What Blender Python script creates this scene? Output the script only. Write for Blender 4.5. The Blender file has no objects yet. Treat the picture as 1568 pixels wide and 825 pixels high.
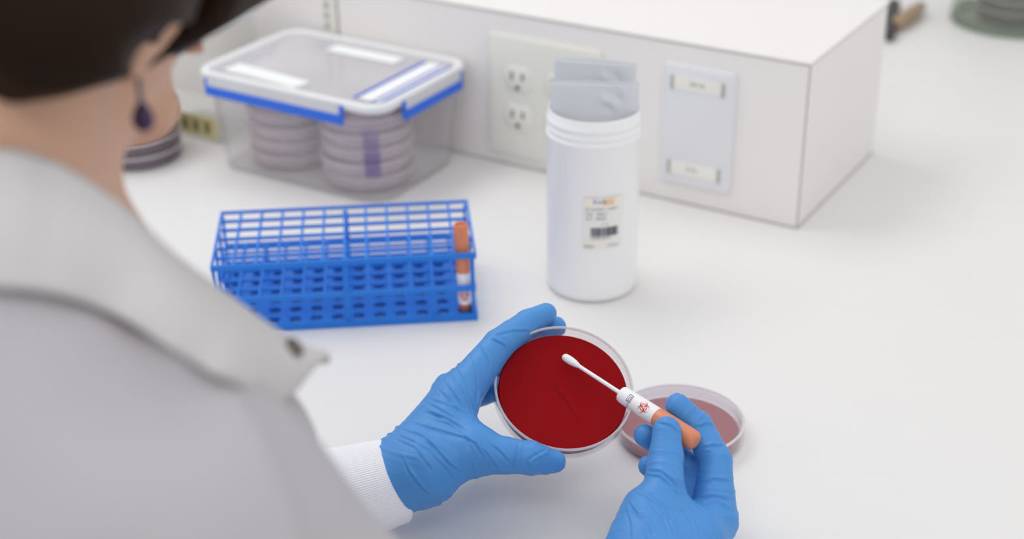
import bpy, math, random
import numpy as np
from mathutils import Vector, Matrix
random.seed(4); np.random.seed(4)
S = bpy.context.scene
COL = S.collection

# ------------------------------------------------------------------ camera, world, lights
F_PX, PITCH, ROLL, CAM_H = 2256.3, 0.4711, -0.0113, 0.606
FW = np.array([0, math.cos(PITCH), -math.sin(PITCH)])
R0 = np.array([1.0, 0, 0]); U0 = np.cross(R0, FW)
RT = math.cos(ROLL)*R0 + math.sin(ROLL)*U0
UP = -math.sin(ROLL)*R0 + math.cos(ROLL)*U0
CAM = np.array([0, 0, CAM_H])
cam = bpy.data.cameras.new('camera'); co = bpy.data.objects.new('camera', cam); COL.objects.link(co)
co.matrix_world = Matrix(((RT[0], UP[0], -FW[0], 0), (RT[1], UP[1], -FW[1], 0), (RT[2], UP[2], -FW[2], CAM_H), (0, 0, 0, 1)))
cam.sensor_width = 36.0; cam.lens = F_PX*36/1568
cam.clip_start = 0.02; cam.clip_end = 50
cam.dof.use_dof = True; cam.dof.focus_distance = 0.975; cam.dof.aperture_fstop = 4.0
S.camera = co
S.view_settings.view_transform = 'Standard'; S.view_settings.look = 'None'
S.view_settings.gamma = 1.0; S.view_settings.use_curve_mapping = False
S.view_settings.exposure = 0.10
S.cycles.transparent_max_bounces = 32; S.cycles.max_bounces = 10
w = bpy.data.worlds.new('room_light'); S.world = w; w.use_nodes = True
w.node_tree.nodes['Background'].inputs[0].default_value = (0.97, 0.98, 1.0, 1)
w.node_tree.nodes['Background'].inputs[1].default_value = 0.72
def area(name, loc, target, sx, sy, power, col=(1, 1, 1)):
    l = bpy.data.lights.new(name, 'AREA'); l.shape = 'RECTANGLE'; l.size = sx; l.size_y = sy; l.energy = power; l.color = col
    o = bpy.data.objects.new(name, l); COL.objects.link(o); o.location = loc
    o.rotation_euler = (Vector(target)-Vector(loc)).to_track_quat('-Z', 'Y').to_euler()
area('ceiling_light', (-0.7, 1.7, 1.75), (-.1, 1.0, 0), 1.6, 0.7, 11)
area('ceiling_light', (1.3, 1.0, 1.75), (0.3, 1.1, 0), 1.4, 0.7, 0.6)
area('ceiling_light', (0.0, -0.6, 1.9), (0.1, 1.1, 0), 1.8, 0.6, 8)

# ------------------------------------------------------------------ placing
def atd(x, y, d):            # a point seen at a pixel, d metres along the view axis
    return CAM + d*(FW + RT*(x-784)/F_PX - UP*(y-412.5)/F_PX)
def V(*a): return np.array(a, float)
def unit(v): v = np.asarray(v, float); return v/np.linalg.norm(v)
BT = -0.548                  # the bench and the casing run along this direction
D1 = -V(math.cos(BT), math.sin(BT), 0)          # along the casing, away from its corner
NF = V(-math.sin(BT), math.cos(BT), 0)          # into the bench
RG = -D1

# ------------------------------------------------------------------ materials
def mat(name, col, rough=0.5, spec=0.5, sss=0.0, bump=0.0, bscale=200, var=0.03, vscale=20, coat=0.0, metal=0.0, ssr=(1, .4, .25), trans=0.0):
    m = bpy.data.materials.new(name); m.use_nodes = True; N = m.node_tree.nodes; L = m.node_tree.links
    b = N['Principled BSDF']
    c = [((x/255)/12.92 if x <= 10 else ((x/255+.055)/1.055)**2.4) for x in col]
    tc = N.new('ShaderNodeTexCoord'); no = N.new('ShaderNodeTexNoise'); no.inputs['Scale'].default_value = vscale
    L.new(tc.outputs['Object'], no.inputs['Vector'])
    mx = N.new('ShaderNodeMix'); mx.data_type = 'RGBA'
    mx.inputs[6].default_value = (*[x*(1-var) for x in c], 1); mx.inputs[7].default_value = (*[min(1, x*(1+var)) for x in c], 1)
    L.new(no.outputs['Fac'], mx.inputs[0]); L.new(mx.outputs[2], b.inputs['Base Color'])
    b.inputs['Roughness'].default_value = rough; b.inputs['Specular IOR Level'].default_value = spec
    b.inputs['Metallic'].default_value = metal
    b.inputs['Coat Weight'].default_value = coat
    if sss:
        b.inputs['Subsurface Weight'].default_value = sss; b.inputs['Subsurface Scale'].default_value = 0.004
        b.inputs['Subsurface Radius'].default_value = ssr
    if trans: b.inputs['Transmission Weight'].default_value = trans
    if bump:
        n2 = N.new('ShaderNodeTexNoise'); n2.inputs['Scale'].default_value = bscale; n2.inputs['Detail'].default_value = 4
        L.new(tc.outputs['Object'], n2.inputs['Vector'])
        bp = N.new('ShaderNodeBump'); bp.inputs['Strength'].default_value = bump; bp.inputs['Distance'].default_value = 0.001
        L.new(n2.outputs['Fac'], bp.inputs['Height']); L.new(bp.outputs['Normal'], b.inputs['Normal'])
    return m
def clear(name, tint=(245, 246, 248), haze=0.06, refl=1.0, rough=0.05, hazecol=(200, 198, 205)):
    m = bpy.data.materials.new(name); m.use_nodes = True; N = m.node_tree.nodes; L = m.node_tree.links; N.clear()
    lin = lambda c: [((x/255+.055)/1.055)**2.4 for x in c]
    out = N.new('ShaderNodeOutputMaterial'); t = N.new('ShaderNodeBsdfTransparent'); t.inputs[0].default_value = (*lin(tint), 1)
    d = N.new('ShaderNodeBsdfDiffuse'); d.inputs[0].default_value = (*lin(hazecol), 1)
    g = N.new('ShaderNodeBsdfGlossy'); g.inputs['Roughness'].default_value = rough
    lw = N.new('ShaderNodeLayerWeight'); lw.inputs[0].default_value = .5; pw = N.new('ShaderNodeMath'); pw.operation = 'POWER'; pw.inputs[1].default_value = 5; L.new(lw.outputs['Facing'], pw.inputs[0])
    fr = N.new('ShaderNodeMath'); fr.operation = 'MULTIPLY_ADD'; fr.inputs[1].default_value = .7; fr.inputs[2].default_value = .035; L.new(pw.outputs[0], fr.inputs[0])
    ma = N.new('ShaderNodeMath'); ma.operation = 'MULTIPLY'; ma.inputs[1].default_value = refl; L.new(fr.outputs[0], ma.inputs[0])
    tc = N.new('ShaderNodeTexCoord'); no = N.new('ShaderNodeTexNoise'); no.inputs['Scale'].default_value = 12; L.new(tc.outputs['Object'], no.inputs[0])
    mr = N.new('ShaderNodeMapRange'); mr.inputs[3].default_value = haze*.8; mr.inputs[4].default_value = haze*1.2; L.new(no.outputs['Fac'], mr.inputs[0])
    m1 = N.new('ShaderNodeMixShader'); L.new(mr.outputs[0], m1.inputs[0]); L.new(t.outputs[0], m1.inputs[1]); L.new(d.outputs[0], m1.inputs[2])
    m2 = N.new('ShaderNodeMixShader'); L.new(ma.outputs[0], m2.inputs[0]); L.new(m1.outputs[0], m2.inputs[1]); L.new(g.outputs[0], m2.inputs[2])
    L.new(m2.outputs[0], out.inputs[0]); return m
M = dict(
    bench=mat('bench_laminate', (233, 231, 229), .38, .35, bump=.04, bscale=400, var=.01),
    casing=mat('casing_laminate', (240, 236, 234), .45, .3, bump=.03, var=.01),
    edge=mat('laminate_edge', (182, 176, 168), .6),
    plate=mat('plate_plastic', (233, 232, 224), .3, var=.01), plate2=mat('cover_plastic', (230, 230, 233), .35, var=.01),
    slot=mat('slot_dark', (62, 60, 55), .7), tagwhite=mat('tag_paper', (238, 236, 228), .5), taggrey=mat('tag_clip', (176, 172, 166), .5),
    ink=mat('ink', (84, 86, 96), .7), inkblue=mat('ink_blue', (70, 110, 200), .6), inkorange=mat('ink_orange', (240, 190, 110), .6), inkred=mat('ink_red', (215, 50, 45), .6),
    paleorange=mat('pale_orange_print', (247, 240, 226), .6),
    jar=mat('jar_plastic', (250, 250, 250), .35, .45, sss=.1, ssr=(1, 1, 1), var=.01), label=mat('label_paper', (240, 240, 236), .5, var=.01),
    pouch=mat('pouch_foil', (218, 221, 225), .2, .6, bump=.12, bscale=25, var=.05),
    rack=mat('rack_plastic', (36, 126, 224), .32, .35, sss=.1, ssr=(.3, .5, 1), var=.04),
    cap=mat('cap_plastic', (222, 138, 100), .35, .5, sss=.1, var=.04), capdark=mat('tube_end', (182, 104, 74), .4),
    tubewhite=mat('tube_label', (243, 241, 242), .4, var=.01), cotton=mat('swab_cotton', (246, 244, 244), .85, bump=.3, bscale=900), shaft=mat('swab_shaft', (245, 243, 243), .4),
    agar=mat('blood_agar', (144, 4, 14), .5, .08, sss=0, var=.07, vscale=30), streak=mat('agar_streak', (132, 4, 13), .5, .08),
    agar2=mat('blood_agar_lid_sheen', (158, 62, 68), .4, .4, var=.08), agar4=mat('blood_agar_deep', (52, 22, 32), .4, var=.1), agar3=mat('blood_agar_dark', (150, 112, 118), .4, var=.1),  # closed bench dish agar is paler: lid reflection put into its colour
    dish=clear('dish_polystyrene', (253, 252, 253), .06, hazecol=(225, 222, 228)), lidp=clear('lid_polystyrene', (253, 252, 254), .07, hazecol=(225, 222, 228)),
    rimp=clear('rim_polystyrene_glint', (250, 248, 250), .55, hazecol=(248, 246, 248)),  # milky white put into the dish rims in place of specular lines
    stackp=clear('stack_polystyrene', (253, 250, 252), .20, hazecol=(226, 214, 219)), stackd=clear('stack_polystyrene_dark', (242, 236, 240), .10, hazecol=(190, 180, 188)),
    tub=clear('tub_plastic', (255, 255, 255), .10, hazecol=(236, 231, 236)), tublid=clear('tub_lid_plastic', (253, 253, 254), .45, hazecol=(238, 235, 238)),
    latch=clear('latch_plastic', (245, 245, 245), .72, hazecol=(236, 236, 238)),
    lidrim=mat('lid_rim', (236, 236, 236), .3, var=.01), gasket=mat('blue_gasket', (22, 104, 224), .4), paper=mat('white_tape', (240, 241, 240), .6),
    bluetape=mat('blue_line', (70, 95, 190), .5), purple=clear('purple_marker', (215, 208, 235), .35, hazecol=(130, 112, 170)),
    glove=mat('nitrile_glove', (78, 146, 214), .45, .35, bump=.10, bscale=500, sss=.12, ssr=(.3, .6, 1), var=.05, vscale=40),
    skin=mat('skin', (216, 172, 146), .5, .35, sss=.35, bump=.1, bscale=300), lip=mat('lip_skin', (176, 100, 92), .5),
    coat=mat('coat_cotton', (192, 188, 192), .85, .1, bump=.25, bscale=700, var=.02), collar=mat('collar_cotton', (212, 209, 208), .85, .1, bump=.25, bscale=700, var=.02), knit=mat('knit_cuff', (240, 240, 246), .9, .1, var=.02),  # collar lighter than coat: doubled cloth plus brighter light put into its colour
    hair=None, earm=mat('dark_violet_glass', (58, 34, 74), .2), earmetal=mat('earring_metal', (110, 110, 130), .3, metal=1.0), button=mat('dark_snap', (96, 88, 80), .4),
    glass=clear('green_glass', (247, 249, 246), .10, hazecol=(176, 178, 168)), glassedge=clear('green_glass_edge', (236, 240, 234), .34, hazecol=(158, 168, 154)),
    wood=mat('varnished_wood', (170, 145, 118), .4, var=.15, vscale=60), black=mat('black_metal', (58, 56, 50), .5),
    yellow=mat('yellow_label', (216, 204, 148), .6), bottleclear=clear('bottle_plastic', (252, 252, 251), .14, hazecol=(205, 205, 200)),
    print=mat('olive_print', (130, 122, 84), .6), floor=mat('floor_vinyl', (178, 178, 180), .5), wall=mat('wall_paint', (222, 222, 220), .8), trouser=mat('dark_trousers', (60, 64, 80), .8), shoe=mat('shoe_leather', (40, 38, 40), .5),
    eye=mat('eye_white', (235, 232, 230), .2), iris=mat('iris_brown', (70, 45, 30), .3))
def hair_mat():
    m = mat('dark_brown_hair', (38, 23, 13), .5, .12, var=.5, vscale=8); N = m.node_tree.nodes; L = m.node_tree.links
    tc = N.new('ShaderNodeTexCoord'); mp = N.new('ShaderNodeMapping'); mp.inputs['Scale'].default_value = (300, 300, 25)
    no = N.new('ShaderNodeTexNoise'); no.inputs['Scale'].default_value = 1; L.new(tc.outputs['Object'], mp.inputs[0]); L.new(mp.outputs[0], no.inputs[0])
    bp = N.new('ShaderNodeBump'); bp.inputs['Strength'].default_value = .6; bp.inputs['Distance'].default_value = .002
    L.new(no.outputs['Fac'], bp.inputs['Height']); L.new(bp.outputs[0], N['Principled BSDF'].inputs['Normal']); return m
M['hair'] = hair_mat()

# ------------------------------------------------------------------ object helpers
def tag(o, label=None, cat=None, group=None, kind=None):
    for k, v in (('label', label), ('category', cat), ('group', group), ('kind', kind)):
        if v: o[k] = v
    return o
def empty(name, loc=(0, 0, 0), rot=None, **kw):
    o = bpy.data.objects.new(name, None); COL.objects.link(o); o.empty_display_size = .01
    if rot is not None: o.matrix_world = Matrix.Translation(Vector(loc)) @ rot.to_4x4()
    else: o.location = loc
    return tag(o, **kw)
class G:
    """collects verts and faces of one mesh"""
    def __init__(s): s.v = []; s.f = []
    def add(s, v, f):
        n = len(s.v); s.v += [tuple(map(float, x)) for x in v]; s.f += [tuple(i+n for i in q) for q in f]; return s
    def box(s, a, b, M4=None):
        (x0, y0, z0), (x1, y1, z1) = a, b
        v = [(x0, y0, z0), (x1, y0, z0), (x1, y1, z0), (x0, y1, z0), (x0, y0, z1), (x1, y0, z1), (x1, y1, z1), (x0, y1, z1)]
        if M4 is not None: v = [M4(p) for p in v]
        return s.add(v, [(3, 2, 1, 0), (4, 5, 6, 7), (0, 1, 5, 4), (1, 2, 6, 5), (2, 3, 7, 6), (3, 0, 4, 7)])
    def lathe(s, prof, n=96, c=(0, 0, 0), close=False):
        v = []; f = []
        for r, z in prof:
            for i in range(n):
                a = 2*math.pi*i/n; v.append((c[0]+r*math.cos(a), c[1]+r*math.sin(a), c[2]+z))
        m = len(prof)
        for j in range(m if close else m-1):
            j2 = (j+1) % m
            for i in range(n):
                k = (i+1) % n; f.append((j*n+i, j*n+k, j2*n+k, j2*n+i))
        if not close:
            if prof[0][0] > 1e-6: f.append(tuple(range(n))[::-1])
            if prof[-1][0] > 1e-6: f.append(tuple((m-1)*n+i for i in range(n)))
        return s.add(v, f)
    def tube(s, pts, rad, n=12, caps=True):
        pts = [np.array(p, float) for p in pts]; rad = rad if hasattr(rad, '__len__') else [rad]*len(pts)
        t0 = unit(pts[1]-pts[0]); a = np.cross(t0, [0, 0, 1]) if abs(t0[2]) < .9 else np.cross(t0, [1, 0, 0]); a = unit(a)
        v = []; m = len(pts)
        for i, p in enumerate(pts):
            t = unit(pts[min(i+1, m-1)]-pts[max(i-1, 0)]); a = unit(a-t*(a@t)); b = np.cross(t, a)
            for k in range(n):
                q = 2*math.pi*k/n; v.append(p+rad[i]*(math.cos(q)*a+math.sin(q)*b))
        f = [(i*n+k, i*n+(k+1) % n, (i+1)*n+(k+1) % n, (i+1)*n+k) for i in range(m-1) for k in range(n)]
        if caps: f += [tuple(range(n))[::-1], tuple((m-1)*n+k for k in range(n))]
        return s.add(v, f)
    def prism(s, poly, z0, z1, M4=None):
        n = len(poly); v = [(x, y, z0) for x, y in poly]+[(x, y, z1) for x, y in poly]
        if M4 is not None: v = [M4(p) for p in v]
        return s.add(v, [tuple(range(n))[::-1], tuple(range(n, 2*n))]+[(i, (i+1) % n, n+(i+1) % n, n+i) for i in range(n)])
    def loft(s, rings, caps=(True, True), close=False):
        n = len(rings[0]); v = [p for r in rings for p in r]; m = len(rings)
        f = [(i*n+k, i*n+(k+1) % n, ((i+1) % m)*n+(k+1) % n, ((i+1) % m)*n+k) for i in range(m if close else m-1) for k in range(n)]
        if not close:
            if caps[0]: f.append(tuple(range(n))[::-1])
            if caps[1]: f.append(tuple((m-1)*n+k for k in range(n)))
        return s.add(v, f)
    def build(s, name, m, parent=None, smooth=True, bevel=0, solid=0, angle=40, **kw):
        me = bpy.data.meshes.new(name); me.from_pydata(s.v, [], s.f); me.update()
        o = bpy.data.objects.new(name, me); COL.objects.link(o); me.materials.append(m)
        if parent is not None: o.parent = parent
        if solid:
            k = o.modifiers.new('solid', 'SOLIDIFY'); k.thickness = solid; k.offset = 0
        if bevel:
            k = o.modifiers.new('bevel', 'BEVEL'); k.width = bevel; k.segments = 2; k.limit_method = 'ANGLE'; k.angle_limit = math.radians(35)
        if smooth:
            me.polygons.foreach_set('use_smooth', [True]*len(me.polygons))
            try: me.set_sharp_from_angle(angle=math.radians(angle))
            except Exception: pass
        return tag(o, **kw)
def fix_normals(o):
    import bmesh
    b = bmesh.new(); b.from_mesh(o.data); bmesh.ops.recalc_face_normals(b, faces=b.faces); b.to_mesh(o.data); b.free(); return o
def frame(o, x, z):         # rotation with given local x and z directions
    z = unit(z); x = np.array(x, float); x = unit(x-z*(x@z)); y = np.cross(z, x)
    return Matrix(((x[0], y[0], z[0]), (x[1], y[1], z[1]), (x[2], y[2], z[2])))
def rrect(w_, d_, r, n=6):
    o = []
    for cx, cy, a0 in ((w_/2-r, d_/2-r, 0), (-w_/2+r, d_/2-r, 90), (-w_/2+r, -d_/2+r, 180), (w_/2-r, -d_/2+r, 270)):
        for i in range(n+1):
            a = math.radians(a0+90*i/n); o.append((cx+r*math.cos(a), cy+r*math.sin(a)))
    return o
def text_mesh(s, size, font_scale=1.0):
    c = bpy.data.curves.new('t', 'FONT'); c.body = s; c.size = size; c.align_x = 'LEFT'; c.align_y = 'BOTTOM'; c.resolution_u = 2
    o = bpy.data.objects.new('t', c); COL.objects.link(o)
    dg = bpy.context.evaluated_depsgraph_get(); me = bpy.data.meshes.new_from_object(o.evaluated_get(dg))
    v = [tuple(x.co) for x in me.vertices]; f = [tuple(p.vertices) for p in me.polygons]
    bpy.data.objects.remove(o); bpy.data.curves.remove(c); bpy.data.meshes.remove(me)
    return v, f
def stamp(func, w_, h_, n):  # grid of little quads where func(u,v) is true, u,v in -1..1
    v = []; f = []; idx = {}
    def vid(i, j):
        if (i, j) not in idx: idx[(i, j)] = len(v); v.append((w_*(i/n*2-1)/2, h_*(j/n*2-1)/2, 0))
        return idx[(i, j)]
    for i in range(n):
        for j in range(n):
            if func((i+.5)/n*2-1, (j+.5)/n*2-1): f.append((vid(i, j), vid(i+1, j), vid(i+1, j+1), vid(i, j+1)))
    return v, f
def biohazard(u, v):
    u *= 27; v *= 27; v += 3
    res = False; r0 = math.hypot(u, v)
    for k in range(3):
        a = math.radians(90+120*k); cx, cy = math.cos(a), math.sin(a)
        if math.hypot(u-cx*12, v-cy*12) < 14.5 and math.hypot(u-cx*15.5, v-cy*15.5) > 10.8: res = True
        if abs(u*cy-v*cx) < 1.4 and 19 < u*cx+v*cy < 30: res = False
    if 12.5 < r0 < 16: 
        for k in range(3):
            a = math.radians(90+120*k)
            if math.hypot(u-math.cos(a)*15.5, v-math.sin(a)*15.5) < 9: res = True
    if r0 < 3.2: res = False
    for k in range(3):
        a = math.radians(-90+120*k)
        if abs(u*math.sin(a)-v*math.cos(a)) < .9 and 0 < u*math.cos(a)+v*math.sin(a) < 7: res = False
    return res

# ------------------------------------------------------------------ implicit surfaces (continuous bodies)
class SDF:
    def __init__(s, lo, hi, h):
        s.lo = np.array(lo, float); s.h = h; s.n = np.ceil((np.array(hi)-s.lo)/h).astype(int)+1
        s.F = np.full(s.n, 0.3, np.float32)
    def _sl(s, lo, hi):
        a = np.clip(np.floor((lo-s.lo)/s.h).astype(int), 0, s.n); b = np.clip(np.ceil((hi-s.lo)/s.h).astype(int)+1, 0, s.n)
        if (b <= a).any(): return None, None
        ax = [s.lo[i]+s.h*np.arange(a[i], b[i]) for i in range(3)]
        P = np.stack(np.meshgrid(*ax, indexing='ij'), -1).astype(np.float32)
        return tuple(slice(a[i], b[i]) for i in range(3)), P
    def mix(s, sl, d, k, mode='u'):
        A = s.F[sl]
        if mode == 's': d = -d; 
        if k <= 0: r = np.minimum(A, d) if mode == 'u' else np.maximum(A, d)
        elif mode == 'u':
            q = np.clip(.5+.5*(A-d)/k, 0, 1); r = A*(1-q)+d*q-k*q*(1-q)
        else:
            q = np.clip(.5-.5*(A-d)/k, 0, 1); r = A*(1-q)+d*q+k*q*(1-q)
        s.F[sl] = r
    def cone(s, a, b, ra, rb, k=.006, mode='u'):
        a = np.array(a, float); b = np.array(b, float); m = max(ra, rb)+k*2+s.h*3
        sl, P = s._sl(np.minimum(a, b)-m, np.maximum(a, b)+m)
        if sl is None: return s
        ab = (b-a); t = np.clip(((P-a)@ab)/(ab@ab+1e-12), 0, 1)
        d = np.linalg.norm(P-a-t[..., None]*ab, axis=-1)-(ra+(rb-ra)*t)
        s.mix(sl, d.astype(np.float32), k, mode); return s
    def chain(s, pts, rad, k=.006):
        for i in range(len(pts)-1): s.cone(pts[i], pts[i+1], rad[i], rad[i+1], k if i == 0 else .002)
        return s
    def ell(s, c, R, ax=None, k=.006, mode='u'):
        c = np.array(c, float); R = np.array(R, float); A = np.eye(3) if ax is None else np.array(ax, float); m = R.max()+k*2+s.h*3
        sl, P = s._sl(c-m, c+m)
        if sl is None: return s
        q = (P-c)@A.T; l = np.linalg.norm(q/R, axis=-1); g = np.linalg.norm(q/(R*R), axis=-1)+1e-9
        s.mix(sl, (l*(l-1)/g).astype(np.float32), k, mode); return s
    def union(s, o, k):
        q = np.clip(.5+.5*(s.F-o.F)/k, 0, 1); s.F = s.F*(1-q)+o.F*q-k*q*(1-q); return s
    def mesh(s):
        F = s.F.copy(); F[0] = F[-1] = .1; F[:, 0] = F[:, -1] = .1; F[:, :, 0] = F[:, :, -1] = .1
        I = F < 0; nx, ny, nz = F.shape
        cnt = np.zeros((nx-1, ny-1, nz-1), np.int8); acc = np.zeros((nx-1, ny-1, nz-1, 3), np.float32)
        for ax in range(3):
            o1, o2 = [i for i in range(3) if i != ax]
            for d1 in (0, 1):
                for d2 in (0, 1):
                    s0 = [None]*3; s1 = [None]*3; s0[ax] = slice(0, -1); s1[ax] = slice(1, None)
                    for oo, dd in ((o1, d1), (o2, d2)): s0[oo] = s1[oo] = slice(dd, F.shape[oo]-1+dd)
                    A = F[tuple(s0)]; B = F[tuple(s1)]; x = (A < 0) != (B < 0)
                    t = np.where(x, A/(A-B+1e-12), 0); cnt += x
                    acc[..., ax] += t; acc[..., o1] += x*d1; acc[..., o2] += x*d2
        act = cnt > 0; idx = -np.ones(cnt.shape, np.int64); idx[act] = np.arange(act.sum())
        pos = np.argwhere(act)+acc[act]/cnt[act][:, None]; verts = s.lo+pos*s.h
        faces = []
        for ax in range(3):
            o1, o2 = [(1, 2), (2, 0), (0, 1)][ax]
            s0 = [slice(1, -1)]*3; s1 = [slice(1, -1)]*3; s0[ax] = slice(0, -1); s1[ax] = slice(1, None)
            A = I[tuple(s0)]; B = I[tuple(s1)]
            for flip, sel in ((False, A & ~B), (True, ~A & B)):
                e = np.argwhere(sel)
                if not len(e): continue
                off = np.ones(3, int); off[ax] = 0; e = e+off
                def cell(a, b):
                    q = e.copy(); q[:, o1] -= a; q[:, o2] -= b; return idx[q[:, 0], q[:, 1], q[:, 2]]
                Q = np.stack([cell(1, 1), cell(0, 1), cell(0, 0), cell(1, 0)], 1)
                faces.append(Q[:, ::-1] if flip else Q)
        return verts, np.concatenate(faces)
def np_mesh(name, verts, faces, m, parent=None, smoothit=0, **kw):
    me = bpy.data.meshes.new(name)
    me.vertices.add(len(verts)); me.vertices.foreach_set('co', np.asarray(verts, np.float32).ravel())
    me.loops.add(faces.size); me.loops.foreach_set('vertex_index', faces.astype(np.int32).ravel())
    me.polygons.add(len(faces)); me.polygons.foreach_set('loop_start', np.arange(0, faces.size, 4, dtype=np.int32))
    me.polygons.foreach_set('use_smooth', np.ones(len(faces), bool)); me.update(calc_edges=True); me.validate()
    o = bpy.data.objects.new(name, me); COL.objects.link(o); me.materials.append(m)
    if parent is not None: o.parent = parent
    return tag(o, **kw)
def smooth_np(v, f, it):
    for _ in range(it):
        acc = np.zeros_like(v); c = np.zeros(len(v))
        for a, b in ((0, 1), (1, 2), (2, 3), (3, 0)):
            for i, j in ((a, b), (b, a)):
                np.add.at(acc, f[:, i], v[f[:, j]]); np.add.at(c, f[:, i], 1)
        v = v*.4+.6*acc/np.maximum(c, 1)[:, None]
    return v
def normals_np(v, f):
    n = np.cross(v[f[:, 2]]-v[f[:, 0]], v[f[:, 3]]-v[f[:, 1]]); N = np.zeros_like(v)
    for k in range(4): np.add.at(N, f[:, k], n)
    return N/(np.linalg.norm(N, axis=1)[:, None]+1e-12)
RNG = np.random.RandomState(7).rand(64, 64, 64)
def noise(p):
    i = np.floor(p).astype(int); t = p-i; t = t*t*(3-2*t); r = 0
    for dx in (0, 1):
        for dy in (0, 1):
            for dz in (0, 1):
                wgt = (t[:, 0] if dx else 1-t[:, 0])*(t[:, 1] if dy else 1-t[:, 1])*(t[:, 2] if dz else 1-t[:, 2])
                r = r+wgt*RNG[(i[:, 0]+dx) % 64, (i[:, 1]+dy) % 64, (i[:, 2]+dz) % 64]
    return r

# ================================================================== STRUCTURE
EDGE = V(-.13, .62, 0)
def bframe(p):               # bench coordinates: x to the right along the front edge, y into the bench
    return EDGE+RG*p[0]+NF*p[1]+V(0, 0, p[2])
rotB = frame(None, RG, V(0, 0, 1))
b = G().box((-1.6, 0, -.03), (2.2, 2.5, 0)).build('lab_bench', M['bench'], bevel=.002,
    label='broad white laminate bench top under everything else', cat='workbench')
b.matrix_world = Matrix.Translation(Vector(EDGE)) @ rotB.to_4x4()
cab = G().box((-1.5, .06, -.95), (2.1, 2.44, -.03)).build('cabinet_base', M['casing'], parent=b, bevel=.003)
G().box((-4, -3.5, -.96), (4, 6, -.95)).build('floor', M['floor'], smooth=False, kind='structure')
G().box((-4, 5.2, -.95), (4, 5.3, 2.0)).build('wall_back', M['wall'], smooth=False, kind='structure')

# casing on the bench
B0 = V(.2719, 1.2683, 0)
CH, CD, CL = .1661, .2176, .535
rotC = frame(None, D1, V(0, 0, 1))                 # local x along the face away from the corner; local y towards the camera side
cs = empty('power_casing', B0, rotC, label='long white laminate casing on the bench carrying outlet and cover plates', cat='casing')
G().box((0, -CD, .0008), (CL, 0, CH-.0035)).build('body', M['casing'], cs, bevel=.0008)
G().box((-.0012, -CD-.001, CH-.0025), (CL, .0012, CH)).build('top_panel', M['casing'], cs, bevel=.0006)
g = G(); g.box((-.0006, -CD, CH-.0036), (CL, .0006, CH-.0025)); g.box((-.0004, -.0012, 0), (.0008, .0004, CH-.003)); g.box((.0, -CD, 0), (CL, .0012, .0012))
g.box((-.0008, -CD, 0), (0, 0, .0012))
g.build('edge_strip', M['edge'], cs, smooth=False, label='thin grey laminate edge line')
c2 = empty('power_casing', B0+D1*(CL+.004), rotC, label='pale casing section beyond the dotted seam behind the lidded container', cat='casing')
G().box((.016, -CD, 0), (.5, -.004, CH)).build('body', M['casing'], c2, bevel=.0008)
g = G(); g.box((0, -CD, 0), (.016, -.001, CH)); g.build('seam_strip', M['plate'], c2, smooth=False)
g = G()
for i in range(14): g.box((.010, -.001, .008+i*.0115), (.0155, .0002, .014+i*.0115))
g.build('seam_slot', M['edge'], c2, smooth=False)

def plate(name, x0, x1, z0, z1, m, **kw):
    e = empty(name, B0+D1*((x0+x1)/2)+V(0, 0, (z0+z1)/2), rotC, **kw)
    W_, H_ = x1-x0, z1-z0
    rings = []
    for ins, y in ((0, .0002), (0, .0018), (.0012, .0045), (.004, .0056)):
        rings.append([(x, y, z) for x, z in rrect(W_-2*ins, H_-2*ins, .005)])
    fix_normals(G().loft(rings).build('plate', m, e)); return e
op = plate('outlet_plate', .2105, .343, .012, .143, M['plate'], label='off-white double outlet cover plate partly hidden behind the jar', cat='outlet plate')
def outlet(cx):
    for zz in (.0205, -.0205):
        ring = []
        for ins, y in ((0, .0055), (0, .0062), (.001, .0070), (.0105, .0074)):
            o_ = []
            for i in range(48):
                a = 2*math.pi*i/48; r = .0172-ins; x = r*math.cos(a); z = r*math.sin(a); z = max(-(.0142-ins), min(.0142-ins, z)); o_.append((cx+x, y, zz+z))
            ring.append(o_)
        soc = fix_normals(G().loft(ring).build('socket', M['plate'], op))
        g = G()
        for sx, hh in ((.0064, .0042), (-.0064, .0035)):
            g.box((cx+sx-.0011, .0068, zz+.0035-hh), (cx+sx+.0011, .0078, zz+.0035+hh))
        poly = [(cx+.0025*math.cos(a), zz-.0085+.0025*math.sin(a)) for a in np.linspace(0, 2*math.pi, 16, endpoint=False)]
        g.add([(x, .0068, z) for x, z in poly]+[(x, .0078, z) for x, z in poly], [tuple(range(16, 32)), tuple(range(16))[::-1]]+[(i, (i+1) % 16, 16+(i+1) % 16, 16+i) for i in range(16)])
        g.build('slot', M['slot'], soc, smooth=False)
    g = G(); poly = [(cx+.003*math.cos(a), .003*math.sin(a)) for a in np.linspace(0, 2*math.pi, 16, endpoint=False)]
    g.add([(x, .005, z) for x, z in poly]+[(x, .0066, z) for x, z in poly], [tuple(range(16, 32)), tuple(range(16))[::-1]]+[(i, (i+1) % 16, 16+(i+1) % 16, 16+i) for i in range(16)])
    g.build('screw', M['plate'], op)
outlet(.0285); outlet(-.0195+.0005)
dp = plate('cover_plate', .069, .145, .021, .1445, M['plate2'], label='white cover plate with two name tags near the casing corner', cat='cover plate')
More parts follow.
